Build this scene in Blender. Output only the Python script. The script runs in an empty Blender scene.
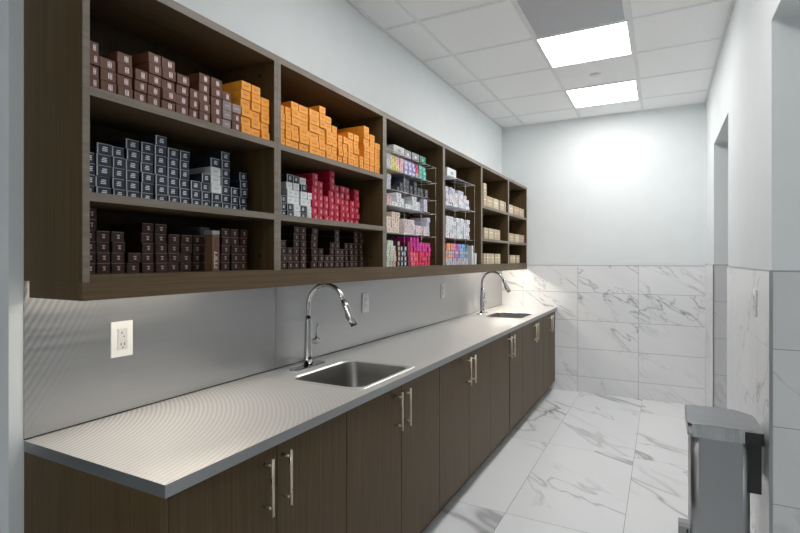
import bpy, bmesh, math, random
from mathutils import Vector, Matrix
random.seed(7)
scene = bpy.context.scene
EXPOSURE = 0.55
LIGHT_E = 10.2         # ceiling panels
LED_E = 30.0           # light strips under the wall cupboards
LEDF_E = 42.0
LAMPS_ADDED = (-1.6, 2.01)
LED_STRIPS = ((.84, 1.5, 0, 'under-cupboard light strip at the near end of the splashback'), (4.75, 5.65, 1, 'under-cupboard light strip in the far corner'))
COL = scene.collection
PI = math.pi

# ------------------------------------------------------------------ dimensions (metres)
CAM = (1.668, 0.0, 1.448); YAW = 27.73; FOCAL_PX = 498.9
W = 2.043; YB = 5.739; H = 2.991; ZW = 1.40       # room width, far wall, ceiling, wainscot top
D = 0.6286; Y0 = 0.785; ZC = 0.914                 # worktop depth, near end, height
DU = 0.295                                        # wall cupboard depth
YN = -2.4                                         # wall behind the camera
PIER0, PIER1, JAMB = 2.42, 3.894, 4.908           # right wall: openings before PIER0 and PIER1..JAMB
HEAD = 2.41

# ------------------------------------------------------------------ materials
def new_mat(name):
    m = bpy.data.materials.new(name); m.use_nodes = True
    nt = m.node_tree; b = nt.nodes['Principled BSDF']
    return m, nt, b
def srgb(r, g, b):
    f = lambda c: (c/255/12.92) if c/255 <= .04045 else ((c/255+.055)/1.055)**2.4
    return (f(r), f(g), f(b), 1)
def plain(name, col, rough=.5, metal=0, noise=.06, scale=40, spec=.5):
    m, nt, b = new_mat(name)
    tc = nt.nodes.new('ShaderNodeTexCoord'); n = nt.nodes.new('ShaderNodeTexNoise'); n.inputs['Scale'].default_value = scale
    nt.links.new(tc.outputs['Object'], n.inputs['Vector'])
    r = nt.nodes.new('ShaderNodeValToRGB')
    r.color_ramp.elements[0].position = .3; r.color_ramp.elements[1].position = .7
    r.color_ramp.elements[0].color = tuple(c*(1-noise) for c in col[:3])+(1,)
    r.color_ramp.elements[1].color = tuple(min(1, c*(1+noise)) for c in col[:3])+(1,)
    nt.links.new(n.outputs['Fac'], r.inputs['Fac']); nt.links.new(r.outputs['Color'], b.inputs['Base Color'])
    b.inputs['Roughness'].default_value = rough; b.inputs['Metallic'].default_value = metal
    b.inputs['Specular IOR Level'].default_value = spec
    return m
def wood(name, c1, c2, stretch, rough=.42):
    m, nt, b = new_mat(name); L = nt.links.new
    g = nt.nodes.new('ShaderNodeNewGeometry'); mp = nt.nodes.new('ShaderNodeMapping'); mp.inputs['Scale'].default_value = stretch
    L(g.outputs['Position'], mp.inputs['Vector'])
    n = nt.nodes.new('ShaderNodeTexNoise'); n.inputs['Scale'].default_value = 1; n.inputs['Detail'].default_value = 5; n.inputs['Roughness'].default_value = .65
    L(mp.outputs['Vector'], n.inputs['Vector'])
    r = nt.nodes.new('ShaderNodeValToRGB'); r.color_ramp.elements[0].position = .32; r.color_ramp.elements[1].position = .68
    r.color_ramp.elements[0].color = c1; r.color_ramp.elements[1].color = c2
    L(n.outputs['Fac'], r.inputs['Fac']); L(r.outputs['Color'], b.inputs['Base Color'])
    bp = nt.nodes.new('ShaderNodeBump'); bp.inputs['Strength'].default_value = .08; bp.inputs['Distance'].default_value = .002
    L(n.outputs['Fac'], bp.inputs['Height']); L(bp.outputs['Normal'], b.inputs['Normal'])
    b.inputs['Roughness'].default_value = rough; b.inputs['Specular IOR Level'].default_value = .22
    return m
def math_node(nt, op, a, bb=None):
    n = nt.nodes.new('ShaderNodeMath'); n.operation = op
    for i, v in enumerate((a, bb)):
        if v is None: continue
        if isinstance(v, (int, float)): n.inputs[i].default_value = v
        else: nt.links.new(v, n.inputs[i])
    return n.outputs[0]
def marble(name, ax, u0, tu, v0, tv, scale, rough=.16, grout=.0016, seed=0.0, ang=.6, dark=1.0, vein=1.0, cover=.50):
    """veined porcelain tiles laid on the world axes ax (two of 'XYZ')"""
    m, nt, b = new_mat(name); L = nt.links.new
    g = nt.nodes.new('ShaderNodeNewGeometry'); sp = nt.nodes.new('ShaderNodeSeparateXYZ'); L(g.outputs['Position'], sp.inputs[0])
    u = math_node(nt, 'DIVIDE', math_node(nt, 'SUBTRACT', sp.outputs[ax[0]], u0), tu)
    v = math_node(nt, 'DIVIDE', math_node(nt, 'SUBTRACT', sp.outputs[ax[1]], v0), tv)
    iu, iv = math_node(nt, 'FLOOR', u), math_node(nt, 'FLOOR', v)
    fu, fv = math_node(nt, 'FRACT', u), math_node(nt, 'FRACT', v)
    du = math_node(nt, 'MULTIPLY', math_node(nt, 'MINIMUM', fu, math_node(nt, 'SUBTRACT', 1.0, fu)), tu)
    dv = math_node(nt, 'MULTIPLY', math_node(nt, 'MINIMUM', fv, math_node(nt, 'SUBTRACT', 1.0, fv)), tv)
    line = math_node(nt, 'LESS_THAN', math_node(nt, 'MINIMUM', du, dv), grout)
    cb = nt.nodes.new('ShaderNodeCombineXYZ'); L(iu, cb.inputs[0]); L(iv, cb.inputs[1]); cb.inputs[2].default_value = seed
    wn = nt.nodes.new('ShaderNodeTexWhiteNoise'); wn.noise_dimensions = '3D'; L(cb.outputs[0], wn.inputs['Vector'])
    rnd = nt.nodes.new('ShaderNodeVectorMath'); rnd.operation = 'SCALE'; L(wn.outputs['Color'], rnd.inputs[0]); rnd.inputs['Scale'].default_value = 37
    pc = nt.nodes.new('ShaderNodeCombineXYZ'); L(sp.outputs[ax[0]], pc.inputs[0]); L(sp.outputs[ax[1]], pc.inputs[1])
    rot = nt.nodes.new('ShaderNodeMapping'); rot.inputs['Rotation'].default_value = (0, 0, ang); L(pc.outputs[0], rot.inputs['Vector'])
    st = nt.nodes.new('ShaderNodeMapping'); st.inputs['Scale'].default_value = (.42*scale, 1.4*scale, 1); L(rot.outputs[0], st.inputs['Vector'])
    ad = nt.nodes.new('ShaderNodeVectorMath'); ad.operation = 'ADD'; L(st.outputs[0], ad.inputs[0]); L(rnd.outputs[0], ad.inputs[1])
    def ns(sc, det, dist, off):
        n = nt.nodes.new('ShaderNodeTexNoise'); n.inputs['Scale'].default_value = sc; n.inputs['Detail'].default_value = det
        n.inputs['Distortion'].default_value = dist; n.inputs['Roughness'].default_value = .55
        o = nt.nodes.new('ShaderNodeVectorMath'); o.operation = 'ADD'; L(ad.outputs[0], o.inputs[0]); o.inputs[1].default_value = (off, off*.7, off*.3)
        L(o.outputs[0], n.inputs['Vector']); return n.outputs['Fac']
    def ramp(fac, stops):
        r = nt.nodes.new('ShaderNodeValToRGB'); e = r.color_ramp.elements
        while len(e) < len(stops): e.new(.5)
        for k, (p, c) in enumerate(stops): e[k].position = p; e[k].color = (c, c, c, 1)
        L(fac, r.inputs['Fac']); return r.outputs['Color']
    bold = ramp(ns(.8, 4, .5, 0), [(.472, 0), (.490, .22*vein), (.497, .85*vein), (.502, .75*vein), (.507, .12*vein), (.520, 0)])
    bmask = ramp(ns(.8, 1, 0, 11), [(cover, 0), (cover+.13, 1)])
    fine = ramp(ns(1.4, 4, .5, 23), [(.488, 0), (.498, .55*vein), (.502, .55*vein), (.512, 0)])
    fmask = ramp(ns(1.1, 1, 0, 31), [(.46, 0), (.64, 1)])
    cloud = ramp(ns(.9, 3, .3, 47), [(.40, 0), (.80, .12)])
    va = math_node(nt, 'MULTIPLY', bold, bmask); vb = math_node(nt, 'MULTIPLY', fine, fmask)
    tot = math_node(nt, 'MINIMUM', math_node(nt, 'ADD', math_node(nt, 'ADD', va, vb), cloud), 1.0)
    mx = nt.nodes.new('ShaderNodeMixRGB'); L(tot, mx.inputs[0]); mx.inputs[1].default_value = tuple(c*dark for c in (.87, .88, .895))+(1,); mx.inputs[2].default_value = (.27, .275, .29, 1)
    gx = nt.nodes.new('ShaderNodeMixRGB'); L(line, gx.inputs[0]); L(mx.outputs[0], gx.inputs[1]); gx.inputs[2].default_value = (.30, .31, .33, 1)
    L(gx.outputs[0], b.inputs['Base Color'])
    rr = math_node(nt, 'ADD', math_node(nt, 'MULTIPLY', line, .5), rough); L(rr, b.inputs['Roughness'])
    return m
def steel(name, base, rough, stretch, amp=.10, ring=None, metal=1.0):
    """brushed stainless; ring = (centre, period, near, far, gain): swirl-finish arcs with their sheen painted into the colour, dying out with distance"""
    m, nt, b = new_mat(name); L = nt.links.new
    g = nt.nodes.new('ShaderNodeNewGeometry'); mp = nt.nodes.new('ShaderNodeMapping'); mp.inputs['Scale'].default_value = stretch
    L(g.outputs['Position'], mp.inputs['Vector'])
    n = nt.nodes.new('ShaderNodeTexNoise'); n.inputs['Scale'].default_value = 1; n.inputs['Detail'].default_value = 4; L(mp.outputs[0], n.inputs['Vector'])
    fac = n.outputs['Fac']
    rr = math_node(nt, 'ADD', math_node(nt, 'MULTIPLY', math_node(nt, 'SUBTRACT', fac, .5), .25), rough)
    v = math_node(nt, 'ADD', math_node(nt, 'MULTIPLY', math_node(nt, 'SUBTRACT', fac, .5), amp*2), 1.0)
    if ring:
        c, per, near, far, gain = ring
        d = nt.nodes.new('ShaderNodeVectorMath'); d.operation = 'DISTANCE'; L(g.outputs['Position'], d.inputs[0]); d.inputs[1].default_value = c
        s = math_node(nt, 'SINE', math_node(nt, 'MULTIPLY', d.outputs['Value'], 2*PI/per))
        fall = nt.nodes.new('ShaderNodeMapRange'); L(d.outputs['Value'], fall.inputs['Value'])
        fall.inputs['From Min'].default_value = near; fall.inputs['From Max'].default_value = far
        fall.inputs['To Min'].default_value = gain; fall.inputs['To Max'].default_value = 0
        w = math_node(nt, 'MULTIPLY', s, fall.outputs[0])
        v = math_node(nt, 'ADD', v, w)
        bp = nt.nodes.new('ShaderNodeBump'); bp.inputs['Strength'].default_value = .25; bp.inputs['Distance'].default_value = .0006
        L(w, bp.inputs['Height']); L(bp.outputs['Normal'], b.inputs['Normal'])
    sc = nt.nodes.new('ShaderNodeVectorMath'); sc.operation = 'SCALE'; sc.inputs[0].default_value = base[:3]; L(v, sc.inputs['Scale'])
    L(sc.outputs[0], b.inputs['Base Color']); L(rr, b.inputs['Roughness']); b.inputs['Metallic'].default_value = metal
    return m
def emit(name, col, s):
    m, nt, b = new_mat(name)
    b.inputs['Base Color'].default_value = (.8, .8, .8, 1); b.inputs['Emission Color'].default_value = col; b.inputs['Emission Strength'].default_value = s
    return m

WALL = plain('white_paint', (.79, .825, .84, 1), .85, noise=.012, scale=6, spec=.2)
CEIL = plain('ceiling_tile', (.91, .92, .92, 1), .85, noise=.05, scale=260)
TBAR = plain('white_enamel', (.78, .79, .79, 1), .45, noise=.02)
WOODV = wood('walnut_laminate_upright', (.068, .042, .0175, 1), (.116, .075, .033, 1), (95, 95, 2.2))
WOODH = wood('walnut_laminate_level_lit', (.090, .060, .031, 1), (.143, .099, .055, 1), (95, 2.2, 95))  # bounce light on the fascia put into a paler colour
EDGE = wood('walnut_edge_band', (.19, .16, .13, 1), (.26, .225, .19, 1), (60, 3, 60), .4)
WOODIN = wood('walnut_laminate_inside_shaded', (.030, .020, .0115, 1), (.052, .036, .021, 1), (80, 80, 2.2), .5)  # same walnut, the shade inside the cupboards put into a darker colour
DARK = plain('dark_recess', (.012, .011, .010, 1), .7)
TILE_B = marble('marble_tile_far_wall', ('X', 'Z'), .25, .5995, ZW-.008-.3048*10, .3048, 2.2, seed=2, ang=.62, cover=.47, vein=.8)
TILE_R = marble('marble_tile_side_wall', ('Y', 'Z'), PIER0-.3, .61, ZW-.3048*10, .3048, 2.4, seed=5, ang=.9, vein=.6)
TILE_J = marble('marble_tile_jamb_shaded', ('X', 'Z'), W-.02, .61, ZW-.3048*10, .3048, 1.7, seed=9, ang=.75, dark=.82, cover=.42)  # dimmer light on the jamb faces put into a darker tile colour
TILE_F = marble('marble_floor_tile', ('X', 'Y'), .265, .61, 2.80-1.22*6, 1.22, .85, rough=.13, seed=11, ang=.80, cover=.41, vein=.85)
STEEL_C = steel('stainless_worktop', (.86, .84, .82), .36, (30, 3, 30), .03, ring=((-.35, .62, ZC), .0155, .6, 1.7, .14), metal=.55)  # ring: glossy sheen at the near end painted into the swirl finish
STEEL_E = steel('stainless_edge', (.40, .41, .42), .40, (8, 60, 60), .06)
STEEL_B = steel('stainless_splashback', (.46, .465, .47), .38, (1, 2.2, 55), .07, ring=((0, -.86, 2.24), .019, 1.88, 2.13, .20))  # ring: glow streaks near the light strip painted into the colour
SINK = steel('satin_sink_steel', (.40, .39, .375), .30, (6, 6, 6), .01)
RIMS = steel('rim_steel_lit', (.84, .83, .81), .34, (8, 8, 8), .01, metal=.6)  # reflected brightness of the rim put into a paler colour than the bowl
CHROME = steel('polished_chrome', (.50, .505, .51), .09, (2, 2, 2), .02)
NICKEL = steel('brushed_nickel', (.68, .60, .49), .30, (40, 40, 8), .05)
BIN = steel('bin_steel', (.35, .355, .365), .38, (60, 60, .6), .03)
BINTOP = steel('bin_lid_steel', (.33, .335, .35), .34, (5, 80, 80), .05)
TRIMM = steel('satin_trim_metal', (.38, .39, .39), .35, (20, 20, 2), .05)
BLACK = plain('black_plastic', (.012, .012, .013, 1), .4)
WHITEP = plain('white_plastic', (.80, .81, .81, 1), .35, noise=.01)
PALEG = plain('pale_grey_plastic', (.62, .62, .62, 1), .4, noise=.02)
GREYP = plain('grey_plastic', (.34, .345, .35, 1), .4, noise=.02)
WIRE = steel('bright_wire', (.52, .52, .52), .28, (10, 10, 10), .02)
GRILLE = plain('grille_grey', (.50, .505, .53, 1), .6, noise=.15, scale=420)
PANEL = emit('lit_diffuser', (1.0, .985, .96, 1), LIGHT_E)
LIDS = steel('bin_lid_band', (.50, .505, .515), .28, (60, 60, .6), .03)
LED = emit('led_tape', (1.0, .90, .76, 1), LED_E)
LEDF = emit('led_tape_far', (1.0, .90, .76, 1), LEDF_E)

# ------------------------------------------------------------------ mesh builder
class MB:
    def __init__(s): s.bm = bmesh.new(); s.mats = []
    def mi(s, m):
        if m not in s.mats: s.mats.append(m)
        return s.mats.index(m)
    def box(s, x0, x1, y0, y1, z0, z1, m, bevel=0):
        r = bmesh.ops.create_cube(s.bm, size=1, matrix=Matrix.Translation(((x0+x1)/2, (y0+y1)/2, (z0+z1)/2)) @ Matrix.Diagonal((x1-x0, y1-y0, z1-z0, 1)))
        fs = set(f for v in r['verts'] for f in v.link_faces); k = s.mi(m)
        for f in fs: f.material_index = k
        if bevel:
            es = set(e for f in fs for e in f.edges)
            o = bmesh.ops.bevel(s.bm, geom=list(es), offset=bevel, segments=2, affect='EDGES', profile=.5)
            for f in o['faces']: f.material_index = k
        return s
    def quad(s, pts, m):
        f = s.bm.faces.new([s.bm.verts.new(p) for p in pts]); f.material_index = s.mi(m); return s
    def tube(s, pts, rad, m, n=10, caps=True):
        pts = [Vector(p) for p in pts]; k = s.mi(m)
        rad = rad if isinstance(rad, (list, tuple)) else [rad]*len(pts)
        rings = []; up = None
        for i, p in enumerate(pts):
            t = (pts[min(i+1, len(pts)-1)]-pts[max(i-1, 0)]).normalized()
            if up is None: up = t.orthogonal().normalized()
            up = (up-t*up.dot(t)).normalized(); sd = t.cross(up)
            rings.append([s.bm.verts.new(p+(up*math.cos(2*PI*j/n)+sd*math.sin(2*PI*j/n))*rad[i]) for j in range(n)])
        for a, b in zip(rings, rings[1:]):
            for j in range(n):
                f = s.bm.faces.new((a[j], a[(j+1) % n], b[(j+1) % n], b[j])); f.material_index = k; f.smooth = True
        if caps:
            for r in (rings[0][::-1], rings[-1]): s.bm.faces.new(r).material_index = k
        return s
    def cyl(s, c, r, h, m, axis='Z', n=24, r2=None):
        d = {'X': Vector((1, 0, 0)), 'Y': Vector((0, 1, 0)), 'Z': Vector((0, 0, 1))}[axis]; c = Vector(c)
        return s.tube([c, c+d*h], [r, r if r2 is None else r2], m, n)
    def loft(s, loops, m, close_first=False, close_last=False, smooth=True):
        k = s.mi(m); vs = [[s.bm.verts.new(p) for p in lp] for lp in loops]; n = len(vs[0])
        for a, b in zip(vs, vs[1:]):
            for j in range(n):
                f = s.bm.faces.new((a[j], a[(j+1) % n], b[(j+1) % n], b[j])); f.material_index = k; f.smooth = smooth and (a[j].co-a[(j+1) % n].co).length < .03
        if close_first: s.bm.faces.new(vs[0][::-1]).material_index = k
        if close_last: s.bm.faces.new(vs[-1]).material_index = k
        return s
    def build(s, name, parent=None):
        bmesh.ops.recalc_face_normals(s.bm, faces=s.bm.faces)
        me = bpy.data.meshes.new(name); s.bm.to_mesh(me); s.bm.free()
        for m in s.mats: me.materials.append(m)
        o = bpy.data.objects.new(name, me); COL.objects.link(o)
        if parent: o.parent = parent; o.matrix_parent_inverse = Matrix.Translation(-Vector(parent.location))
        return o
def rrect(x0, x1, y0, y1, z, r, n=6, far=None):
    out = []; q = far or r
    for cx, cy, a0, r in ((x1-q, y1-q, 0, q), (x0+r, y1-r, PI/2, r), (x0+r, y0+r, PI, r), (x1-r, y0+r, 1.5*PI, r)):
        for i in range(n+1):
            a = a0+PI/2*i/n; out.append((cx+r*math.cos(a), cy+r*math.sin(a), z))
    return out
def tag(o, label, cat, group=None, kind=None):
    o['label'] = label; o['category'] = cat
    if group: o['group'] = group
    if kind: o['kind'] = kind
    return o
def thing(name, label, cat, loc, group=None):
    o = bpy.data.objects.new(name, None); COL.objects.link(o); o.location = loc; o.empty_display_size = .05
    return tag(o, label, cat, group)
def struct(o): o['kind'] = 'structure'; return o

# ------------------------------------------------------------------ room shell
struct(MB().box(-1.3, W+1.5, YN-.1, YB+.1, -.08, 0, TILE_F).build('floor'))
ceil = struct(MB().box(-1.3, W+1.5, YN-.1, YB+.1, H, H+.08, CEIL).build('ceiling'))
g = MB()
GX = (.268, .878, 1.488); GY = [2.918+.602*k for k in range(-8, 5)]
for x in GX: g.box(x-.012, x+.012, YN, YB, H-.004, H+.001, TBAR)
for y in GY: g.box(0, W, y-.012, y+.012, H-.0035, H+.001, TBAR)
g.box(0, .02, YN, YB, H-.005, H+.001, TBAR); g.box(W-.012, W+.007, YN, YB, H-.005, H+.001, TBAR); g.box(0, W, YB-.012, YB+.01, H-.005, H+.001, TBAR)
g.build('grid_bars', ceil)

LW = .748   # where the left wall's outside corner stands
wl = struct(MB().box(-.12, 0, LW, YB+.1, 0, H, WALL).box(-.12, 0, YN, -.5, 0, H, WALL).box(-.12, 0, -.5, LW, HEAD, H, WALL).build('wall_left'))
struct(MB().box(-1.3, -1.2, YN, YB, 0, H, WALL).build('wall_hallway'))
bk = struct(MB().box(-1.3, W+1.5, YB+.01, YB+.1, 0, H, WALL).build('wall_back'))
MB().box(.0, W, YB, YB+.01, 0, 1.379, TILE_B).build('tile_wainscot', bk)
MB().box(.0, W, YB-.001, YB+.009, 1.379, 1.384, TRIMM).build('edge_trim', bk)
struct(MB().box(-1.3, W+1.5, YN-.1, YN, 0, H, WALL).build('wall_front'))
T = .24
wr = MB()
wr.box(W+.007, W+T, PIER0+.007, PIER1-.007, 0, H, WALL).box(W+.007, W+T, JAMB+.007, YB+.02, 0, H, WALL)
wr.box(W+.007, W+T, PIER1-.007, JAMB+.007, HEAD, H, WALL).box(W+.007, W+T, 1.05, PIER0+.007, 2.392, H, WALL).box(W+.007, W+T, YN, 1.05, 0, H, WALL)
wr = struct(wr.build('wall_right'))
MB().box(W, W+.007, PIER0, PIER1, 0, ZW, TILE_R).box(W, W+.007, JAMB, YB, 0, ZW, TILE_R).build('side_wainscot', wr)
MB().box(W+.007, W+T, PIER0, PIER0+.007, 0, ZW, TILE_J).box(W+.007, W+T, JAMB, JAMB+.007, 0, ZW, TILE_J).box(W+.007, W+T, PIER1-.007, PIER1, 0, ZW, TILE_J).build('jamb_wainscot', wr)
e = MB()
for y0, y1 in ((PIER0-.001, PIER1), (JAMB-.001, YB)): e.box(W-.001, W+.008, y0, y1, ZW, ZW+.005, TRIMM)
for y0 in (PIER0, JAMB): e.box(W+.008, W+T, y0-.001, y0+.008, ZW, ZW+.005, TRIMM)
for y in (PIER0, JAMB): e.box(W-.0015, W+.010, y-.0015, y+.010, 0, ZW+.004, TRIMM)
e.build('edge_trim', wr)
struct(MB().box(W+1.4, W+1.5, YN, YB, 0, H, WALL).build('wall_adjoining'))

# ------------------------------------------------------------------ ceiling fittings
def ceiling_light(x, y, label):
    t = thing('ceiling_light', label, 'ceiling light', (x, y, H-.012), 'square ceiling light panels')
    f = MB()
    for a in ((-.295, .295, -.295, -.283), (-.295, .295, .283, .295), (-.295, -.283, -.283, .283), (.283, .295, -.283, .283)):
        f.box(x+a[0], x+a[1], y+a[2], y+a[3], H-.008, H-.0005, TBAR)
    f.build('frame', t)
    MB().box(x-.282, x+.282, y-.282, y+.282, H-.006, H-.001, PANEL).build('diffuser', t)
ceiling_light(1.178, 3.82, 'square lit ceiling panel next to the dark vent grille')
ceiling_light(1.178, 5.02, 'square lit ceiling panel closest to the far wall')
t = thing('ceiling_light', 'unseen lit ceiling panel added in the adjoining room to brighten the jamb', 'ceiling light', (2.95, -.9, H-.012), 'square ceiling light panels')  # unseen panel, added next door to throw light on the jamb
MB().box(2.655, 3.245, -1.195, -.605, H-.008, H-.0005, TBAR).build('frame', t); MB().box(2.67, 3.23, -1.18, -.62, H-.0095, H-.008, PANEL).build('diffuser', t)
for y in LAMPS_ADDED: ceiling_light(1.178, y, 'unseen lit ceiling panel added in the adjoining room to brighten the jamb')  # out-of-view panels, added to even out and lift the light
t = thing('ceiling_vent', 'dark grey perforated return air grille in the ceiling grid', 'vent', (1.178, 3.22, H-.01))
MB().box(.90, 1.456, 2.94, 3.495, H-.005, H-.001, GRILLE).build('perforated_panel', t)
f = MB()
for a in ((.884, 1.472, 2.925, 2.94), (.884, 1.472, 3.495, 3.51), (.884, .90, 2.94, 3.495), (1.456, 1.472, 2.94, 3.495)): f.box(*a, H-.009, H-.0005, TBAR)
f.build('frame', t)
t = thing('sprinkler_cover', 'small round white sprinkler cover between the two lit ceiling panels', 'sprinkler', (1.174, 4.444, H-.01))
MB().cyl((1.174, 4.444, H-.010), .042, .0095, WHITEP, r2=.046).build('cover_plate', t)
MB().cyl((1.174, 4.444, H-.016), .030, .0065, WHITEP).build('center_disc', t)

# ------------------------------------------------------------------ base cupboards, worktop, splashback
BX = D-.018
def handle(o, y, z0=.684, z1=.856):
    h = MB(); x = BX+.034
    h.tube([(x, y, z0), (x, y, z1)], .0052, NICKEL, 12)
    for z in (z0+.022, z1-.022): h.tube([(BX-.001, y, z), (x, y, z)], .0042, NICKEL, 8)
    h.build('handle', o)
def base_cabinet(y0, y1, doors, label, near=False):
    t = thing('base_cabinet', label, 'cabinet', (.3, (y0+y1)/2, 0), 'brown base cupboards under the steel worktop')
    c = MB()
    c.box(.003, BX-.022, y0+.0005, y0+.0185, .1 if not near else 0, ZC-.033, WOODV).box(.003, BX-.022, y1-.0185, y1-.0005, .1, ZC-.033, WOODV)
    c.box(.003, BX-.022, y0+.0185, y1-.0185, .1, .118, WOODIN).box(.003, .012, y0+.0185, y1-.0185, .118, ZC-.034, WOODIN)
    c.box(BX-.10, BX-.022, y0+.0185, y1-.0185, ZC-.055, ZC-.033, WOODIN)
    c.build('carcass', t)
    MB().box(BX-.085, BX-.07, y0+.0005, y1-.0005, .0, .0995, WOODH).build('toe_kick', t)
    for a, b, hs in doors:
        d = MB().box(BX-.020, BX, a, b, .102, ZC-.038, WOODV, .0012).build('door', t)
        if hs is not None: handle(d, hs)
    return t
g_ = .0018
YA, YB2, JA, JB, JC, JD, JE = 1.578, 2.467, 1.192, 2.026, 2.93, 3.855, 4.71
u = base_cabinet(.79, YA, [(.808+g_, JA-g_, JA-.056), (JA+g_, YA-g_, JA+.026)], 'brown base cupboard at the near end of the worktop, two bar handles')
u2 = MB().box(.003, BX, .786, .7895, 0, ZC-.033, WOODV).box(BX-.02, BX, .7895, .8075, .0, ZC-.033, WOODV).build('end_panel', u)
base_cabinet(YA+.0005, YB2, [(YA+g_, JB-g_, JB-.056), (JB+g_, YB2-g_, JB+.026)], 'brown base cupboard with two doors under the nearer sink')
base_cabinet(YB2+.0005, 3.36, [(YB2+g_, JC-g_, JC-.056), (JC+g_, 3.36-g_, JC+.026)], 'brown two-door base cupboard just beyond the nearer sink cupboard')
base_cabinet(3.3605, 4.26, [(3.3605+g_, JD-.009, JD-.062), (JD+.009, 4.26-g_, JD+.030)], 'brown base cupboard with a wider dark gap between its doors')
base_cabinet(4.2605, 5.10, [(4.2605+g_, JE-g_, JE-.056), (JE+g_, 5.10-g_, JE+.026)], 'brown two-door base cupboard under the farther sink')
base_cabinet(5.1005, 5.737, [(5.1005+g_, 5.42-g_, 5.365), (5.42+g_, 5.72, 5.445)], 'brown base cupboard in the far corner against the marble wall')

SINKS = ((.05, .585, 1.715, 2.245), (.05, .585, 4.435, 5.005))
ct = MB()
xs = [.004, .066, .572, D]; ys = [Y0, SINKS[0][2]+.016, SINKS[0][3]-.016, SINKS[1][2]+.016, SINKS[1][3]-.016, YB-.001]
for i in range(3):
    for j in range(5):
        if i == 1 and j in (1, 3): continue
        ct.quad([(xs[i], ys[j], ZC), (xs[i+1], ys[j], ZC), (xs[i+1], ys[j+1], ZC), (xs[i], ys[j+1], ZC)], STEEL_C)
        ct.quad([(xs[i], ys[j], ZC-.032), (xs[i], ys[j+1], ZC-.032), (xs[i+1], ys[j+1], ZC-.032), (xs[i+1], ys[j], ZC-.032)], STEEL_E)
for j in (1, 3):
    a, b = ys[j], ys[j+1]
    for p, q in (((.066, a), (.572, a)), ((.572, a), (.572, b)), ((.572, b), (.066, b)), ((.066, b), (.066, a))):
        ct.quad([p+(ZC,), q+(ZC,), q+(ZC-.032,), p+(ZC-.032,)], STEEL_E)
xa, xb, ya, yb = xs[0], xs[-1], ys[0], ys[-1]
for p, q in (((xa, ya), (xb, ya)), ((xb, ya), (xb, yb)), ((xb, yb), (xa, yb)), ((xa, yb), (xa, ya))):
    ct.quad([p+(ZC,), q+(ZC,), q+(ZC-.032,), p+(ZC-.032,)], STEEL_E)
bmesh.ops.remove_doubles(ct.bm, verts=ct.bm.verts, dist=1e-5)
tag(ct.build('worktop'), 'long stainless steel worktop with swirl finish and painted sheen running along the left wall', 'worktop')

for (a, b), lab in zip(((.786, 1.865), (1.8665, 4.322), (4.3235, YB-.001)), ('stainless steel splashback sheet at the near end behind the first outlet', 'stainless steel splashback sheet behind the nearer tap, holding two outlets', 'stainless steel splashback sheet behind the farther tap')):
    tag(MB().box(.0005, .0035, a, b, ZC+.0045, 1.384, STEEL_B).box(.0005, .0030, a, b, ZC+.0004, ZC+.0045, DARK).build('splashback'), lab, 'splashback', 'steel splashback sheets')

def sink(x0, x1, y0, y1, bx0, bx1, by0, by1, label):
    t = thing('sink', label, 'sink', ((x0+x1)/2, (y0+y1)/2, ZC), 'inset steel sinks')
    z = ZC
    rim = MB(); rim.loft([rrect(x0, x1, y0, y1, z+.0003, .03), rrect(x0+.003, x1-.003, y0+.003, y1-.003, z+.0028, .03), rrect(bx0-.006, bx1+.006, by0-.006, by1+.006, z+.0030, .058), rrect(bx0, bx1, by0, by1, z-.003, .055)], RIMS)
    rim.build('rim', t)
    bw = MB(); bw.loft([rrect(bx0, bx1, by0, by1, z-.003, .055), rrect(bx0+.006, bx1-.006, by0+.006, by1-.006, z-.05, .055), rrect(bx0+.012, bx1-.012, by0+.012, by1-.012, z-.13, .055), rrect(bx0+.022, bx1-.022, by0+.022, by1-.022, z-.155, .05), rrect(bx0+.05, bx1-.05, by0+.05, by1-.05, z-.165, .04)], SINK, close_last=True)
    bw.build('bowl', t)
    cx, cy = (bx0+bx1)/2, (by0+by1)/2
    MB().cyl((cx, cy, z-.164), .042, .003, CHROME).cyl((cx, cy, z-.161), .028, .0015, BLACK).build('drain', t)
sink(*SINKS[0], .20, .56, 1.742, 2.212, 'square stainless inset sink nearer the camera')
sink(*SINKS[1], .19, .545, 4.475, 4.965, 'stainless inset sink at the far end of the worktop')

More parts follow.
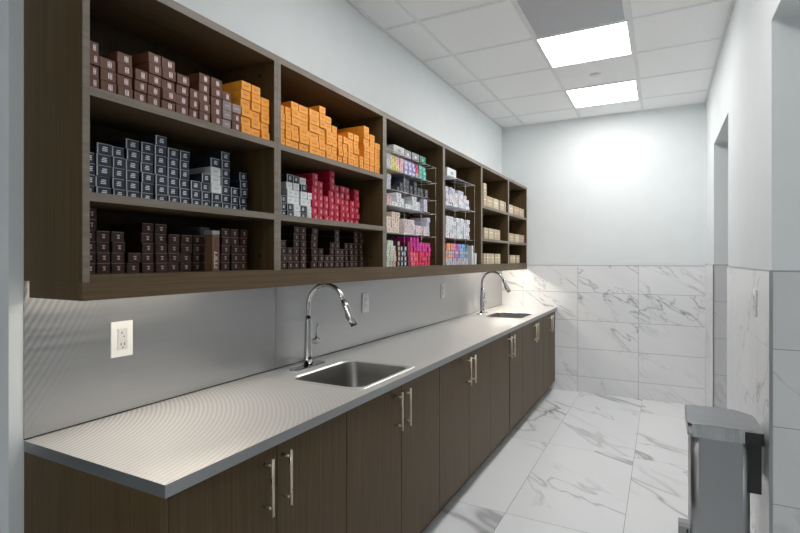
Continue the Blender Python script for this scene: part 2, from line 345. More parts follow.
def faucet(x, y, label):
    z = ZC+.003
    t = thing('faucet', label, 'tap', (x, y, z), 'tall gooseneck taps')
    MB().loft([rrect(x-.030, x+.030, y-.125, y+.125, z+.0003, .029), rrect(x-.030, x+.030, y-.125, y+.125, z+.004, .029), rrect(x-.026, x+.026, y-.12, y+.12, z+.007, .026)], CHROME, True, True, smooth=False).build('base_plate', t)
    MB().tube([(x, y, z+.006), (x, y, z+.05), (x, y, z+.15), (x, y, z+.225), (x, y, z+.245)], [.0225, .0215, .018, .0145, .0135], CHROME, 20).build('body', t)
    pts = [(x, y, z+.243), (x, y, z+.30)]
    cx, r, cz = x+.108, .108, z+.30
    for i in range(1, 15):
        a = PI-(PI-.32)*i/14; pts.append((cx+r*math.cos(a), y, cz+r*math.sin(a)))
    MB().tube(pts, .0112, CHROME, 16).build('gooseneck', t)
    p = Vector(pts[-1]); q = Vector(pts[-2]); d = (p-q).normalized(); d = Vector((d.x+.08, 0, d.z)).normalized()
    sh = MB().tube([p-d*.002, p+d*.03, p+d*.09, p+d*.125], [.0125, .0145, .0185, .0195], CHROME, 18)
    sh.tube([p+d*.125, p+d*.130], [.0165, .0165], BLACK, 18)
    sh = sh.build('spray_head', t)
    n = Vector((-d.z, 0, d.x))
    if n.x > 0: n = -n
    MB().tube([p+d*.045+n*.013, p+d*.075+n*.019, p+d*.105+n*.018], [.003, .006, .003], BLACK, 8).build('spray_button', sh)
    k = MB().tube([(x, y+.012, z+.118), (x, y+.040, z+.118), (x, y+.052, z+.118), (x, y+.074, z+.118), (x, y+.080, z+.118)], [.009, .009, .017, .018, .012], CHROME, 16).build('handle_hub', t)
    MB().tube([(x, y+.064, z+.130), (x+.004, y+.066, z+.165), (x+.008, y+.068, z+.205)], [.0065, .0055, .0045], CHROME, 10).build('lever', t)
faucet(.112, 1.98, 'tall chrome gooseneck tap standing at the nearer sink')
faucet(.105, 4.70, 'tall chrome gooseneck tap standing at the farther sink')

def outlet(o, ux, nrm, w, h, label, style='duplex', mat=WHITEP):
    """o = centre on the wall face, ux = horizontal unit vector, nrm = outward normal"""
    o, ux, nrm = Vector(o), Vector(ux), Vector(nrm)
    t = thing('outlet', label, 'outlet', o, 'electrical outlets')
    def slab(a0, a1, z0, z1, d0, d1, m, nm, par):
        P = [o+ux*a+nrm*d+Vector((0, 0, z)) for a in (a0, a1) for d in (d0, d1) for z in (z0, z1)]
        lo = [min(p[k] for p in P) for k in range(3)]; hi = [max(p[k] for p in P) for k in range(3)]
        return MB().box(lo[0], hi[0], lo[1], hi[1], lo[2], hi[2], m, .0012 if nm == 'plate' else 0).build(nm, par)
    slab(-w/2, w/2, -h/2, h/2, .0002, .006, mat, 'plate', t)
    rc = slab(-w*.22, w*.22, -h*.30, h*.30, .006, .0085, PALEG if style == 'gfci' else mat, 'receptacle', t)
    for s in (1, -1):
        zc = s*h*.17
        for a in (-.006, .006): slab(a-.0012, a+.0012, zc-.001, zc+.008, .0085, .0090, BLACK, 'slot', rc)
        slab(-.002, .002, zc-.011, zc-.006, .0085, .0090, BLACK, 'ground_hole', rc)
    if style == 'gfci':
        slab(-w*.20, w*.20, .002, h*.27, .0086, .0100, PALEG, 'guard', rc); slab(-.006, -.002, h*.16, h*.20, .0100, .0105, BLACK, 'test_button', rc); slab(.002, .005, h*.05, h*.09, .0100, .0105, BLACK, 'reset_button', rc)
outlet((.0036, 1.084, 1.172), (0, 1, 0), (1, 0, 0), .078, .122, 'white electrical outlet on the near splashback sheet, left of the tap', 'gfci')
outlet((.0036, 2.692, 1.174), (0, 1, 0), (1, 0, 0), .078, .122, 'white outlet on the steel splashback just right of the nearer tap')
outlet((.0036, 3.945, 1.178), (0, 1, 0), (1, 0, 0), .078, .122, 'white outlet on the steel splashback shortly before the farther tap')
outlet((.672, YB-.0002, 1.208), (1, 0, 0), (0, -1, 0), .075, .12, 'white outlet on the far marble wall above the worktop end')
outlet((W-.0002, 2.75, 1.25), (0, 1, 0), (-1, 0, 0), .078, .12, 'pale outlet on the marble pier above the trash can')

# ------------------------------------------------------------------ wall cupboards
ZT, ZB, ZV = 2.270, 1.405, 1.336
BAYS = [(.786, 1.551), (1.551, 2.428), (2.428, 3.284), (3.284, 4.122), (4.122, 4.965), (4.965, 5.737)]
BAYN = ['leftmost bay', 'second bay', 'third bay', 'fourth bay', 'fifth bay', 'rightmost bay']
def wall_cabinet(k, label, shelves):
    y0, y1 = BAYS[k]; y0 += .0004; y1 -= .0004
    t = thing('wall_cabinet', label, 'cabinet', (0, (y0+y1)/2, ZB), 'open brown wall cupboards')
    zb = 1.385; x1 = DU; th = .019
    def board(nm, *b, m=WOODV, edge=EDGE, front=True):
        q = MB()
        if front: q.box(b[0], b[1]-.0012, *b[2:], m).box(b[1]-.0012, b[1], *b[2:], edge)
        else: q.box(*b, m)
        return q.build(nm, t)
    L_ = board('side_panel', .0005, x1, y0, y0+th, zb, ZT)
    R_ = board('side_panel', .0005, x1, y1-th, y1, zb, ZT)
    board('top_panel', .0005, x1, y0+th, y1-th, ZT-.027, ZT, m=WOODH)
    board('bottom_panel', .0005, x1-.002, y0+th, y1-th, zb, ZB, m=WOODH, front=False)
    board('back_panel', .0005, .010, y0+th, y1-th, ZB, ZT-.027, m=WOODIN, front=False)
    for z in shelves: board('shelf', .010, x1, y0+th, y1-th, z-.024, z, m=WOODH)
    hz = (ZB+.058,) if k in (0, 1, 2) else ()
    if k == 0: hz = (ZB+.058, 2.195)
    for z in hz: MB().cyl((.218, y1-th-.0012, z), .008, .0012, DARK, 'Y', 14).build('hole_cap', R_)
SH = [1.918, 1.631]
wall_cabinet(0, 'open brown wall cupboard nearest the camera, brown and navy boxes inside', SH)
wall_cabinet(1, 'open brown wall cupboard with a full shelf of orange boxes', SH)
wall_cabinet(2, 'open brown wall cupboard holding pastel boxes and magenta boxes on wire racks', [])
wall_cabinet(3, 'open brown wall cupboard with white boxes above a rainbow block', [])
wall_cabinet(4, 'open brown wall cupboard with tan boxes, second from the far wall', SH)
wall_cabinet(5, 'open brown wall cupboard touching the far wall, tan boxes inside', SH)
v = MB().box(DU-.018, DU+.0006, .805, YB-.002, ZV, ZB-.0005, WOODH).box(DU+.0002-.018, DU+.0006, .786, .805, ZV, 1.3845, WOODH).box(.03, DU-.018, .787, .805, ZV, 1.3845, WOODV)
# fascia sits just in front of the bottom panels' set-back edge
tag(v.build('valance'), 'long brown fascia board along the bottom of the wall cupboards', 'fascia')
def led(y0, y1, m, label):
    t = thing('led_strip', label, 'light strip', (.20, (y0+y1)/2, 1.38), 'light strips under the wall cupboards')
    MB().box(.188, .214, y0, y1, 1.3795, 1.3848, WHITEP).build('channel', t)
    MB().box(.191, .211, y0+.004, y1-.004, 1.3780, 1.3795, m).build('diffuser', t)
for a, b, m, l in LED_STRIPS: led(a, b, LED if m == 0 else LEDF, l)

# ------------------------------------------------------------------ wire racks
def wire_rack(y0, y1, z, foot, label):
    t = thing('wire_rack', label, 'wire rack', (.16, (y0+y1)/2, foot), 'wire racks in the wall cupboards')
    s = MB(); xa, xb = .05, .272; r = .0012
    zz = z-.0035
    for x in (xa, xb): s.tube([(x, y0, zz), (x, y1, zz)], .0024, WIRE, 6)
    for y in (y0, y1): s.tube([(xa, y, zz), (xb+.006, y, zz)], .0024, WIRE, 6)
    n = 9
    for i in range(1, n): s.tube([(xa, y0+(y1-y0)*i/n, zz+.0012), (xb, y0+(y1-y0)*i/n, zz+.0012)], r, WIRE, 5)
    s.build('grid', t)
    for x, y in ((xa, y0), (xa, y1), (xb, y0), (xb, y1), (xb, y0+(y1-y0)*.35), (xb, y0+(y1-y0)*.68)):
        MB().tube([(x, y, foot+.0003), (x, y, zz)], .0013, WIRE, 6).build('leg', t)
zs = [1.606, 1.766, 1.860, 1.979, 2.087]; ft = [1.4055, 1.606, 1.766, 1.860, 1.979]
names = ['lowest wire rack in the third bay, above the magenta boxes', 'second lowest wire rack in the third bay, white boxes on it', 'middle wire rack in the third bay, dark little boxes on it', 'wire rack under the pastel boxes in the third bay', 'topmost wire rack in the third bay, few grey boxes on it']
for z, f_, l in zip(zs, ft, names): wire_rack(2.455, 3.19, z, f_, l)
for z, f_, l in zip([1.612, 1.852, 2.072], [1.4055, 1.612, 1.852], ['lowest wire rack in the fourth bay, above the rainbow block', 'middle wire rack in the fourth bay under mixed white boxes', 'topmost wire rack in the fourth bay under one white box']): wire_rack(3.312, 4.0, z, f_, l)

# ------------------------------------------------------------------ boxes on the shelves
SHELVES = [
  (1, 'top shelf', 1.918, 0.283, 0.033, 0.165, [
    (0.8252, 0.0311, [('b', 4)]),
    (0.8663, 0.0461, [('b', 3)]),
    (0.9162, 0.0466, [('b', 4)]),
    (0.9654, 0.0404, [('b', 3)]),
    (1.0108, 0.044, [('b', 5)]),
    (1.0606, 0.0489, [('b', 5)]),
    (1.1132, 0.048, [('b', 4)]),
    (1.1579, 0.0359, [('b', 3)]),
    (1.2022, 0.0453, [('b', 5)]),
    (1.2527, 0.0473, [('b', 5)]),
    (1.2997, 0.0408, [('m', 3), ('b', 1)]),
    (1.344, 0.0416, [('b', 2), ('m', 1)]),
    (1.3924, 0.0488, [('o', 6)]),
    (1.4449, 0.0475, [('o', 6)]),
    (1.4947, 0.0453, [('o', 5)]),
  ]),
  (1, 'middle shelf', 1.631, 0.19, 0.0325, 0.16, [
    (0.8688, 0.0267, [('n', 4)]),
    (0.9091, 0.0474, [('n', 5)]),
    (0.9563, 0.0409, [('n', 5)]),
    (1.0031, 0.0469, [('n', 6)]),
    (1.0525, 0.0454, [('n', 6)]),
    (1.1013, 0.0453, [('n', 7)]),
    (1.1493, 0.0437, [('n', 6)]),
    (1.1954, 0.0414, [('n', 6)]),
    (1.2409, 0.0421, [('n', 3)]),
    (1.286, 0.0404, [('n', 4)]),
    (1.3337, 0.0471, [('n', 2), ('w', 3), ('n', 1)]),
    (1.383, 0.0434, [('n', 7)]),
    (1.4283, 0.0396, [('n', 3)]),
    (1.4739, 0.0429, [('n', 5)]),
  ]),
  (1, 'bottom shelf', 1.405, 0.2, 0.032, 0.165, [
    (0.8656, 0.0292, [('d', 6)]),
    (0.9033, 0.0402, [('d', 4)]),
    (0.9486, 0.0418, [('d', 4)]),
    (0.9988, 0.0431, [('d', 2)]),
    (1.0477, 0.0427, [('d', 5)]),
    (1.0953, 0.0443, [('d', 5)]),
    (1.1435, 0.0451, [('d', 4)]),
    (1.1934, 0.0475, [('d', 4)]),
    (1.2376, 0.0333, [('d', 4)]),
    (1.2786, 0.0411, [('d', 4), ('g', 1)]),
    (1.371, 0.0425, [('d', 5)]),
    (1.4179, 0.0429, [('d', 5)]),
    (1.4628, 0.0383, [('d', 5)]),
  ]),
  (2, 'top shelf', 1.918, 0.283, 0.0335, 0.165, [
    (1.5961, 0.0257, [('o', 5)]),
    (1.631, 0.0341, [('o', 5)]),
    (1.6755, 0.0473, [('o', 6)]),
    (1.7357, 0.0642, [('o', 6)]),
    (1.807, 0.0702, [('o', 6)]),
    (1.8701, 0.0478, [('o', 7)]),
    (1.9204, 0.0457, [('o', 6)]),
    (1.9673, 0.0408, [('o', 5)]),
    (2.0155, 0.0364, [('o', 4)]),
    (2.0558, 0.0366, [('o', 4)]),
    (2.1078, 0.0471, [('o', 5)]),
    (2.1588, 0.047, [('o', 5)]),
    (2.2063, 0.0359, [('o', 2)]),
    (2.2601, 0.0535, [('o', 7)]),
    (2.3141, 0.046, [('o', 6)]),
    (2.3714, 0.0533, [('o', 5)]),
  ]),
  (2, 'middle shelf', 1.631, 0.2, 0.0325, 0.16, [
    (1.6984, 0.0353, [('n', 3)]),
    (1.7402, 0.0406, [('n', 2), ('w', 3), ('n', 1)]),
    (1.7866, 0.0429, [('w', 5), ('n', 1)]),
    (1.8362, 0.0454, [('n', 2), ('w', 2), ('n', 1), ('w', 1)]),
    (1.879, 0.0319, [('w', 4)]),
    (1.9211, 0.0438, [('r', 7)]),
    (1.9676, 0.0405, [('r', 6)]),
    (2.0133, 0.0386, [('r', 4)]),
    (2.0593, 0.0425, [('r', 8)]),
    (2.1068, 0.0431, [('r', 6)]),
    (2.1536, 0.0409, [('r', 6)]),
    (2.1987, 0.0394, [('r', 6)]),
    (2.2437, 0.0406, [('r', 4)]),
    (2.2927, 0.047, [('r', 6)]),
  ]),
  (2, 'bottom shelf', 1.405, 0.2, 0.032, 0.165, [
    (1.701, 0.0407, [('d', 4)]),
    (1.7446, 0.0374, [('d', 3)]),
    (1.788, 0.0416, [('d', 6)]),
    (1.8369, 0.0439, [('d', 6)]),
    (1.92, 0.0507, [('d', 6)]),
    (1.9704, 0.0414, [('d', 3)]),
    (2.015, 0.0387, [('d', 2)]),
    (2.0593, 0.0408, [('d', 4)]),
    (2.1068, 0.0431, [('d', 6)]),
    (2.1527, 0.0391, [('d', 3)]),
    (2.1944, 0.0346, [('d', 4)]),
    (2.2369, 0.0404, [('d', 4)]),
    (2.2841, 0.0418, [('d', 6)]),
    (2.3334, 0.0442, [('d', 6)]),
  ]),
  (3, 'uppermost wire rack', 2.087, 0.25, 0.05, 0.13, [
    (2.6924, 0.1427, [('L', 1)]),
    (2.8175, 0.0888, [('G', 1)]),
    (2.9218, 0.103, [('G', 1)]),
    (3.0312, 0.0888, [('K', 1)]),
  ]),
  (3, 'second wire rack', 1.979, 0.25, 0.03, 0.13, [
    (2.5608, 0.0436, [('u', 3)]),
    (2.6143, 0.0513, [('y', 3)]),
    (2.6722, 0.0518, [('y', 1), ('p', 2)]),
    (2.7273, 0.0455, [('p', 3)]),
    (2.7809, 0.0484, [('l', 3)]),
    (2.8369, 0.05, [('l', 3)]),
    (2.8909, 0.0442, [('l', 3)]),
    (2.9406, 0.0379, [('p', 1), ('R', 2)]),
    (2.9934, 0.053, [('t', 3)]),
    (3.0531, 0.0515, [('t', 3)]),
  ]),
  (3, 'third wire rack', 1.86, 0.25, 0.03, 0.12, [
    (2.5608, 0.0436, [('u', 3)]),
    (2.674, 0.0351, [('k', 1)]),
    (2.7173, 0.0386, [('k', 2)]),
    (2.7644, 0.0425, [('k', 3)]),
    (2.8128, 0.0409, [('k', 3)]),
    (2.8626, 0.0449, [('k', 2)]),
    (2.9153, 0.0463, [('k', 3)]),
    (2.9672, 0.0461, [('k', 2)]),
    (3.0222, 0.0491, [('k', 2)]),
    (3.0813, 0.0539, [('k', 2)]),
  ]),
  (3, 'fourth wire rack', 1.766, 0.25, 0.029, 0.13, [
    (2.5645, 0.051, [('p', 2)]),
    (2.6244, 0.0566, [('w', 1)]),
    (2.6912, 0.0642, [('w', 3)]),
    (2.7481, 0.0366, [('w', 2)]),
    (2.7982, 0.0475, [('w', 1)]),
    (2.8453, 0.0331, [('w', 1)]),
    (2.9021, 0.0666, [('w', 3)]),
    (2.9634, 0.0415, [('w', 2)]),
    (3.0716, 0.0537, [('u', 3)]),
  ]),
  (3, 'lowest wire rack', 1.606, 0.25, 0.0315, 0.13, [
    (2.5645, 0.051, [('c', 3)]),
    (2.6187, 0.0452, [('c', 4)]),
    (2.6722, 0.0492, [('c', 4)]),
    (2.7782, 0.0538, [('e', 3)]),
    (2.8369, 0.05, [('e', 3)]),
    (2.8887, 0.0398, [('e', 3)]),
    (2.9377, 0.0439, [('e', 2)]),
    (2.9973, 0.0608, [('e', 2)]),
    (3.0603, 0.0501, [('e', 2)]),
    (3.1173, 0.0484, [('u', 4)]),
  ]),
  (3, 'bottom shelf', 1.405, 0.25, 0.031, 0.13, [
    (2.5559, 0.0338, [('v', 5)]),
    (2.5943, 0.0334, [('v', 5)]),
    (2.6331, 0.0342, [('p', 4)]),
    (2.6896, 0.0354, [('a', 5)]),
    (2.7299, 0.0322, [('i', 4)]),
    (2.7699, 0.0344, [('i', 4)]),
    (2.8226, 0.0326, [('q', 5)]),
    (2.864, 0.0363, [('S', 3), ('R', 1), ('M', 2)]),
    (2.9071, 0.0357, [('S', 3), ('M', 3)]),
    (2.9482, 0.0351, [('P', 3), ('M', 3)]),
    (2.9925, 0.039, [('R', 3), ('M', 2)]),
    (3.0387, 0.0416, [('R', 3), ('M', 2)]),
    (3.0861, 0.0411, [('R', 3), ('M', 2)]),
    (3.1322, 0.0388, [('R', 3), ('M', 2)]),
  ]),
  (4, 'uppermost wire rack', 2.072, 0.25, 0.066, 0.13, [
    (3.5487, 0.1825, [('W', 1)]),
  ]),
  (4, 'middle wire rack', 1.852, 0.25, 0.028, 0.13, [
    (3.4629, 0.0498, [('w', 1), ('u', 1), ('w', 1), ('u', 1), ('w', 1)]),
    (3.5327, 0.0556, [('u', 1), ('w', 2), ('u', 2)]),
    (3.5965, 0.0531, [('w', 2), ('e', 1), ('u', 2)]),
    (3.6557, 0.0503, [('w', 1), ('u', 1), ('e', 1), ('w', 1)]),
    (3.7166, 0.0561, [('u', 1), ('w', 1), ('e', 1), ('u', 2)]),
    (3.7803, 0.0555, [('w', 2), ('u', 1), ('w', 1), ('u', 1)]),
    (3.8436, 0.0548, [('w', 1), ('u', 1), ('w', 1), ('e', 1)]),
    (3.9074, 0.0563, [('w', 1), ('u', 1), ('w', 1)]),
  ]),
  (4, 'lowest wire rack', 1.612, 0.25, 0.032, 0.13, [
    (3.4689, 0.0617, [('w', 5)]),
    (3.5409, 0.0639, [('w', 1), ('u', 1), ('w', 3)]),
    (3.6143, 0.0641, [('w', 2), ('u', 1), ('w', 1)]),
    (3.6893, 0.0663, [('w', 3), ('u', 1), ('w', 1)]),
    (3.7634, 0.0618, [('w', 1), ('u', 1), ('w', 3)]),
    (3.8367, 0.0639, [('w', 4)]),
    (3.9123, 0.0661, [('u', 1), ('w', 2), ('u', 1), ('w', 1)]),
  ]),
  (4, 'bottom shelf', 1.405, 0.25, 0.0275, 0.13, [
    (3.457, 0.0379, [('h', 2), ('1', 1), ('j', 1), ('1', 2)]),
    (3.5004, 0.0387, [('h', 1), ('j', 1), ('2', 1), ('j', 1), ('2', 2)]),
    (3.5448, 0.0396, [('h', 2), ('3', 1), ('j', 1), ('3', 2)]),
    (3.5901, 0.0404, [('h', 1), ('j', 1), ('4', 1), ('j', 1), ('4', 2)]),
    (3.6364, 0.0413, [('h', 2), ('5', 1), ('j', 1), ('5', 2)]),
    (3.6837, 0.0422, [('h', 1), ('j', 1), ('6', 1), ('j', 1), ('6', 2)]),
    (3.732, 0.0432, [('h', 2), ('7', 1), ('j', 1), ('7', 2)]),
    (3.7814, 0.0442, [('h', 1), ('j', 1), ('8', 1), ('j', 1), ('8', 2)]),
    (3.8319, 0.0452, [('h', 2), ('9', 1), ('j', 1), ('9', 2)]),
    (3.8835, 0.0463, [('h', 1), ('j', 1), ('0', 1), ('j', 1), ('0', 2)]),
  ]),
  (5, 'top shelf', 1.918, 0.272, 0.105, 0.13, [
    (4.3024, 0.0872, [('T', 2)]),
    (4.4413, 0.1765, [('T', 1)]),
    (4.6251, 0.17, [('X', 1)]),
    (4.8154, 0.1547, [('T', 1)]),
    (4.953, 0.0752, [('X', 1)]),
  ]),
  (5, 'middle shelf', 1.631, 0.272, 0.1, 0.13, [
    (4.3185, 0.1194, [('T', 1)]),
    (4.4635, 0.1446, [('X', 1)]),
    (4.5968, 0.0947, [('T', 1)]),
    (4.7079, 0.112, [('T', 1)]),
  ]),
  (5, 'bottom shelf', 1.405, 0.272, 0.096, 0.13, [
    (4.288, 0.0584, [('T', 1)]),
    (4.357, 0.0659, [('X', 1)]),
    (4.4355, 0.077, [('T', 1)]),
    (4.5274, 0.086, [('X', 1)]),
    (4.6241, 0.0924, [('T', 1)]),
    (4.7245, 0.0926, [('X', 1)]),
  ]),
  (6, 'top shelf', 1.918, 0.272, 0.1, 0.13, [
    (5.1632, 0.1631, [('X', 1)]),
    (5.3788, 0.2173, [('Z', 1)]),
    (5.6143, 0.2163, [('T', 1)]),
  ]),
  (6, 'middle shelf', 1.631, 0.272, 0.09, 0.13, [
    (5.1834, 0.2036, [('T', 1)]),
    (5.408, 0.1939, [('X', 1)]),
    (5.6231, 0.1988, [('Z', 1)]),
  ]),
  (6, 'bottom shelf', 1.405, 0.272, 0.088, 0.13, [
    (5.1548, 0.1158, [('T', 1)]),
    (5.2824, 0.1209, [('X', 1)]),
    (5.4264, 0.1397, [('T', 1)]),
  ]),
]

def C(r, g, b): return srgb(r, g, b)
#  code: (name, colour words, body, mark colour, mark style)
KIND = {
 'b': ('brown_dye_box', 'brown dye box', C(102, 62, 43), C(250, 228, 225), 'code'),
 'm': ('mauve_dye_box', 'dusty mauve dye box', C(150, 132, 132), C(190, 175, 175), 'faint'),
 'o': ('orange_dye_box', 'orange dye box', C(250, 164, 52), C(215, 125, 35), 'faint'),
 'n': ('navy_dye_box', 'navy dye box', C(42, 50, 63), C(228, 236, 248), 'silver'),
 'w': ('white_dye_box', 'white dye box', C(235, 238, 240), C(200, 205, 210), 'faint'),
 'r': ('red_dye_box', 'crimson dye box', C(200, 32, 66), C(240, 190, 200), 'code'),
 'd': ('dark_brown_dye_box', 'dark brown dye box', C(54, 29, 24), C(215, 185, 170), 'dash'),
 'g': ('grey_topped_box', 'pale grey box', C(84, 86, 92), C(50, 50, 56), 'faint'),
}
SM = {'L': ('light grey', (196, 198, 192)), 'G': ('grey', (150, 146, 150)), 'K': ('dark green', (72, 128, 108)), 'u': ('pale lilac', (205, 203, 220)), 'y': ('yellow', (232, 222, 128)), 'p': ('pale pink', (238, 196, 196)),
 'l': ('lavender', (176, 170, 214)), 'R': ('red', (222, 40, 92)), 't': ('teal', (96, 184, 168)), 'k': ('charcoal', (58, 58, 66)), 'w': ('white', (232, 234, 238)), 'c': ('cream', (236, 218, 204)), 'e': ('pinkish white', (228, 212, 214)),
 'v': ('pale green', (214, 226, 206)), 'a': ('sand-fronted dark', (216, 196, 140)), 'i': ('ice-blue-fronted dark', (198, 212, 226)), 'q': ('maroon', (128, 14, 58)), 'S': ('salmon', (238, 92, 120)), 'M': ('magenta', (204, 24, 140)), 'P': ('coral', (250, 76, 92)),
 'h': ('off-white', (214, 206, 216)), 'j': ('bluish grey', (176, 176, 194)), '1': ('orange', (250, 134, 84)), '2': ('amber', (255, 176, 104)), '3': ('salmon', (252, 150, 130)), '4': ('pink', (240, 130, 176)), '5': ('magenta', (204, 92, 176)),
 '6': ('purple', (160, 100, 190)), '7': ('lilac', (170, 150, 214)), '8': ('sky blue', (120, 190, 228)), '9': ('turquoise', (76, 160, 184)), '0': ('steel blue', (86, 110, 150)), 'W': ('white', (225, 230, 232)),
 'T': ('tan', (196, 176, 146)), 'X': ('beige', (206, 192, 166)), 'Z': ('rosy tan', (200, 168, 150))}
for c, (n, rgb) in SM.items():
    if c not in KIND or c in 'wr': pass
cache = {}
def box_proto(code, small, h, depth):
    key = (code, small, round(h, 4), round(depth, 3))
    if key in cache: return cache[key]
    if small:
        words, rgb = SM[code]; body = C(*rgb); nm = ('tan_carton' if code in 'TXZ' else 'small_carton'); words += ' carton' if code in 'TXZ' else ' little box'
        lum = sum(rgb)/3; mark = C(*[min(255, c_+70) for c_ in rgb]) if lum < 190 else C(*[c_*.72 for c_ in rgb]); style = 'tab' if code not in 'TXZ' else 'band'
        if code in 'ai': mark, body, style = body, C(44, 48, 60), 'square'
    else: nm, words, body, mark, style = KIND[code]
    mb = plain(nm+'_'+code+('s' if small else ''), body, .42, noise=.10, scale=60)
    mm = plain(nm+'_print_'+code+('s' if small else ''), mark, .45, noise=.02)
    q = MB(); w = .05
    q.box(-depth, 0, -w/2, w/2, 0, h-.0011, mb, .0014)
    def mk(a0, a1, z0, z1, m=mm): q.quad([(.0004, a0*w, z0*h), (.0004, a1*w, z0*h), (.0004, a1*w, z1*h), (.0004, a0*w, z1*h)], m)
    if style == 'code':
        for a, z0, z1 in ((-.02, .25, .75), (.08, .22, .48), (.08, .56, .78), (.18, .25, .75)): mk(a, a+.055, z0, z1)
        mk(-.02, .2, .47, .53)
    elif style == 'silver':
        sv = plain('silver_stripe', C(190, 196, 204), .3, .2)
        mk(-.49, -.40, .03, .97, sv)
        mk(-.49, .49, .93, .98, sv)
        for z in (.30, .46, .62): mk(-.16+.05*(z > .5), .2, z, z+.09)
    elif style == 'dash':
        mk(-.46, .46, .90, .95, plain('brown_edge_line', C(150, 120, 110), .5))
        mk(-.10, .16, .56, .66); mk(-.06, .14, .30, .40); mk(-.02, .10, .42, .50)
    elif style == 'faint': mk(-.25, .25, .42, .56)
    elif style == 'square': mk(-.30, .30, .16, .84)
    elif style == 'tab': mk(-.14, .14, .30, .62)
    elif style == 'band': mk(-.3, .3, .58, .64); mk(-.2, .2, .3, .34)
    o = q.build(nm); me = o.data; bpy.data.objects.remove(o)
    cache[key] = (nm, words, me); return cache[key]
ORD = ['first', 'second', 'third', 'fourth', 'fifth', 'sixth', 'seventh', 'eighth', 'ninth', 'tenth', 'eleventh', 'twelfth', 'thirteenth', 'fourteenth', 'fifteenth', 'sixteenth']
def put(code, small, x, y, z, w, h, depth, label, group, rot=0.0):
    nm, words, me = box_proto(code, small, h, depth)
    o = bpy.data.objects.new(nm, me); COL.objects.link(o)
    o.location = (x, y, z); o.scale = (1, w/.05, 1); o.rotation_euler[2] = rot
    tag(o, label.replace('@', words), 'box', group); return o
for bay, sh, z, X, h, depth, stacks in SHELVES:
    small = bay >= 3
    bn = BAYN[bay-1]
    for i, (y, w, runs) in enumerate(stacks):
        rows = [c for c, n in runs for k in range(n)]
        tot = len(rows)
        for r, code in enumerate(rows):
            zz = z+.0006+r*h+(0 if sh.endswith('rack') is False else .0004)
            dx = random.uniform(-.006, .002)
            where = 'alone' if tot == 1 else ('bottom' if r == 0 else ('topmost' if r == tot-1 else ORD[r]+' up'))
            lab = '@, %s in %s stack from left, %s, %s' % (where, ORD[i], sh, bn)
            if tot == 1: lab = '@ standing %s from left on %s, %s' % (ORD[i], sh, bn)
            wd = box_proto(code, small, h, depth)[1]
            put(code, small, X+dx, y, zz, w-.0012, h, depth, lab, '%s boxes on the %s of the %s' % (wd.split(' dye')[0].split(' little')[0], sh, bn))
# boxes pushed back on top of the front stacks
put('b', False, .19, .868, 1.918+.0012+3*.033, .048, .033, .155, 'brown dye box set far back on top of the second stack, top shelf, leftmost bay', 'brown boxes lying behind the front row')
put('b', False, .20, .965, 1.918+.0012+3*.033, .040, .033, .165, 'brown dye box set far back on top of the fourth stack, top shelf, leftmost bay', 'brown boxes lying behind the front row')
put('b', False, .18, 1.155, 1.918+.0012+3*.033, .036, .033, .15, 'brown dye box set far back on top of the eighth stack, top shelf, leftmost bay', 'brown boxes lying behind the front row')
# tall brown product box standing in front, bottom shelf of the first bay
t = thing('tall_product_box', 'tall bronze box with vertical white lettering, bottom shelf, leftmost bay', 'box', (.232, 1.265, ZB))
bz = plain('bronze_card', C(118, 86, 64), .35, .1); bz2 = plain('dark_bronze_card', C(92, 62, 48), .4)
MB().box(.212, .252, 1.260, 1.291, ZB+.0006, ZB+.132, bz, .001).box(.2518, .2523, 1.266, 1.285, ZB+.045, ZB+.122, bz2).build('carton', t)
MB().box(.211, .253, 1.259, 1.292, ZB+.132, ZB+.146, GREYP, .001).build('cap', t)
q = MB()
for k in range(5):
    a = ZB+.012+k*.0125
    q.box(.252, .2527, 1.269, 1.2715, a, a+.010, WHITEP).box(.252, .2527, 1.2735, 1.281, a+.003*(k % 3), a+.003*(k % 3)+.0028, WHITEP)
q.build('lettering', t)
# right end of the fourth bay
t = tag(MB().box(.12, .255, 3.99, 4.02, ZB+.0006, ZB+.158, WHITEP, .001).build('white_carton'), 'tall narrow white carton right of the rainbow block, fourth bay', 'box')
q = MB(); WPAPER = plain('white_card', C(228, 232, 230), .6, noise=.02)
q.loft([[(.235, 4.035, ZB+.0006), (.262, 4.045, ZB+.0006), (.262, 4.078, ZB+.0006), (.235, 4.082, ZB+.0006)], [(.232, 4.038, ZB+.05), (.26, 4.045, ZB+.05), (.26, 4.092, ZB+.05), (.232, 4.094, ZB+.05)], [(.229, 4.04, ZB+.098), (.258, 4.045, ZB+.098), (.258, 4.099, ZB+.092), (.229, 4.099, ZB+.092)]], WPAPER, True, True, smooth=False)
tag(q.build('display_card'), 'slanted white display card at the right end of fourth bay bottom', 'card')

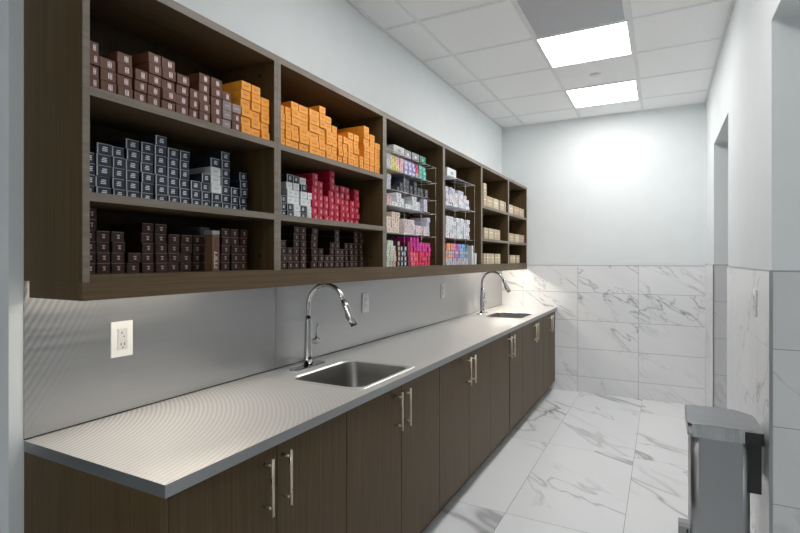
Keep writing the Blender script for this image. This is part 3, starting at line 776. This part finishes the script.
# ------------------------------------------------------------------ trash can
x0, x1, y0, y1, zt = 1.762, 2.030, 2.44, 2.755, .755
t = thing('trash_can', 'tall rectangular stainless steel trash can against the marble pier', 'trash can', ((x0+x1)/2, (y0+y1)/2, 0))
bx0, bx1, by0, by1 = x0+.014, x1-.044, y0+.006, y1-.008
MB().loft([rrect(bx0, bx1, by0, by1, .02, .028), rrect(bx0, bx1, by0, by1, zt-.057, .028)], BIN, True, True).build('body', t)
MB().loft([rrect(bx0-.004, bx1+.004, by0-.004, by1+.004, 0.0005, .03), rrect(bx0-.004, bx1+.004, by0-.004, by1+.004, .022, .03)], BLACK, True, True).build('foot_ring', t)
lid = MB(); lx1 = x1-.030
lid.loft([rrect(x0, lx1, y0, y1, zt-.056, .030, 6, .06), rrect(x0, lx1, y0, y1, zt-.003, .030, 6, .06)], LIDS, True, False)
lid.loft([rrect(x0, lx1, y0, y1, zt-.003, .030, 6, .06), rrect(x0+.002, lx1-.002, y0+.002, y1-.002, zt, .029, 6, .059)], BINTOP, False, True)
lid.build('lid', t)
hh = MB(); hh.loft([rrect(lx1-.040, x1, y0-.0014, y1-.004, zt-.056, .010, 8, .085), rrect(lx1-.040, x1, y0-.0014, y1-.004, zt-.006, .010, 8, .085)], BLACK, True, False)
hh.loft([rrect(lx1-.040, x1, y0-.0014, y1-.004, zt-.006, .010, 8, .085), rrect(lx1-.038, x1-.003, y0+.0016, y1-.006, zt-.003, .010, 8, .083)], BINTOP, False, True, smooth=False).build('hinge_housing', t)
MB().box(bx1-.012, x1-.008, by0+.004, by1-.01, zt-.255, zt-.057, BLACK, .003).build('back_plate', t)
pd = MB(); px = x0-.03
pd.loft([[(px+i*.0, y, z) for y, z in pts] for i, pts in ((0, []),)] if False else [[(px, y, z) for y, z in P] for px, P in ((x0-.032, [(2.48, .0006), (2.54, .0006), (2.54, .292), (2.53, .305), (2.49, .305), (2.48, .292)]), (x0+.013, [(2.48, .0006), (2.54, .0006), (2.54, .292), (2.53, .305), (2.49, .305), (2.48, .292)]))], BINTOP, True, True, smooth=False)
pd = pd.build('pedal_bracket', t)
MB().box(x0-.002, x0+.005, 2.4785, 2.4805, .20, .285, BLACK).build('slot', pd)

# ------------------------------------------------------------------ camera, world, view
cam = bpy.data.cameras.new('camera'); co = bpy.data.objects.new('camera', cam); COL.objects.link(co)
co.location = CAM; co.rotation_euler = (PI/2, 0, math.radians(YAW))
cam.sensor_width = 36; cam.lens = 36*FOCAL_PX/800; cam.shift_y = -(266.5-259.34)/800; cam.clip_start = .02
scene.camera = co
w = bpy.data.worlds.new('world'); scene.world = w; w.use_nodes = True
w.node_tree.nodes['Background'].inputs[0].default_value = (.8, .85, .9, 1); w.node_tree.nodes['Background'].inputs[1].default_value = .05
vs = scene.view_settings; vs.view_transform = 'Standard'; vs.look = 'None'; vs.gamma = 1; vs.use_curve_mapping = False; vs.exposure = EXPOSURE
scene.display_settings.display_device = 'sRGB'
scene.cycles.max_bounces = 10; scene.cycles.diffuse_bounces = 6; scene.cycles.glossy_bounces = 5
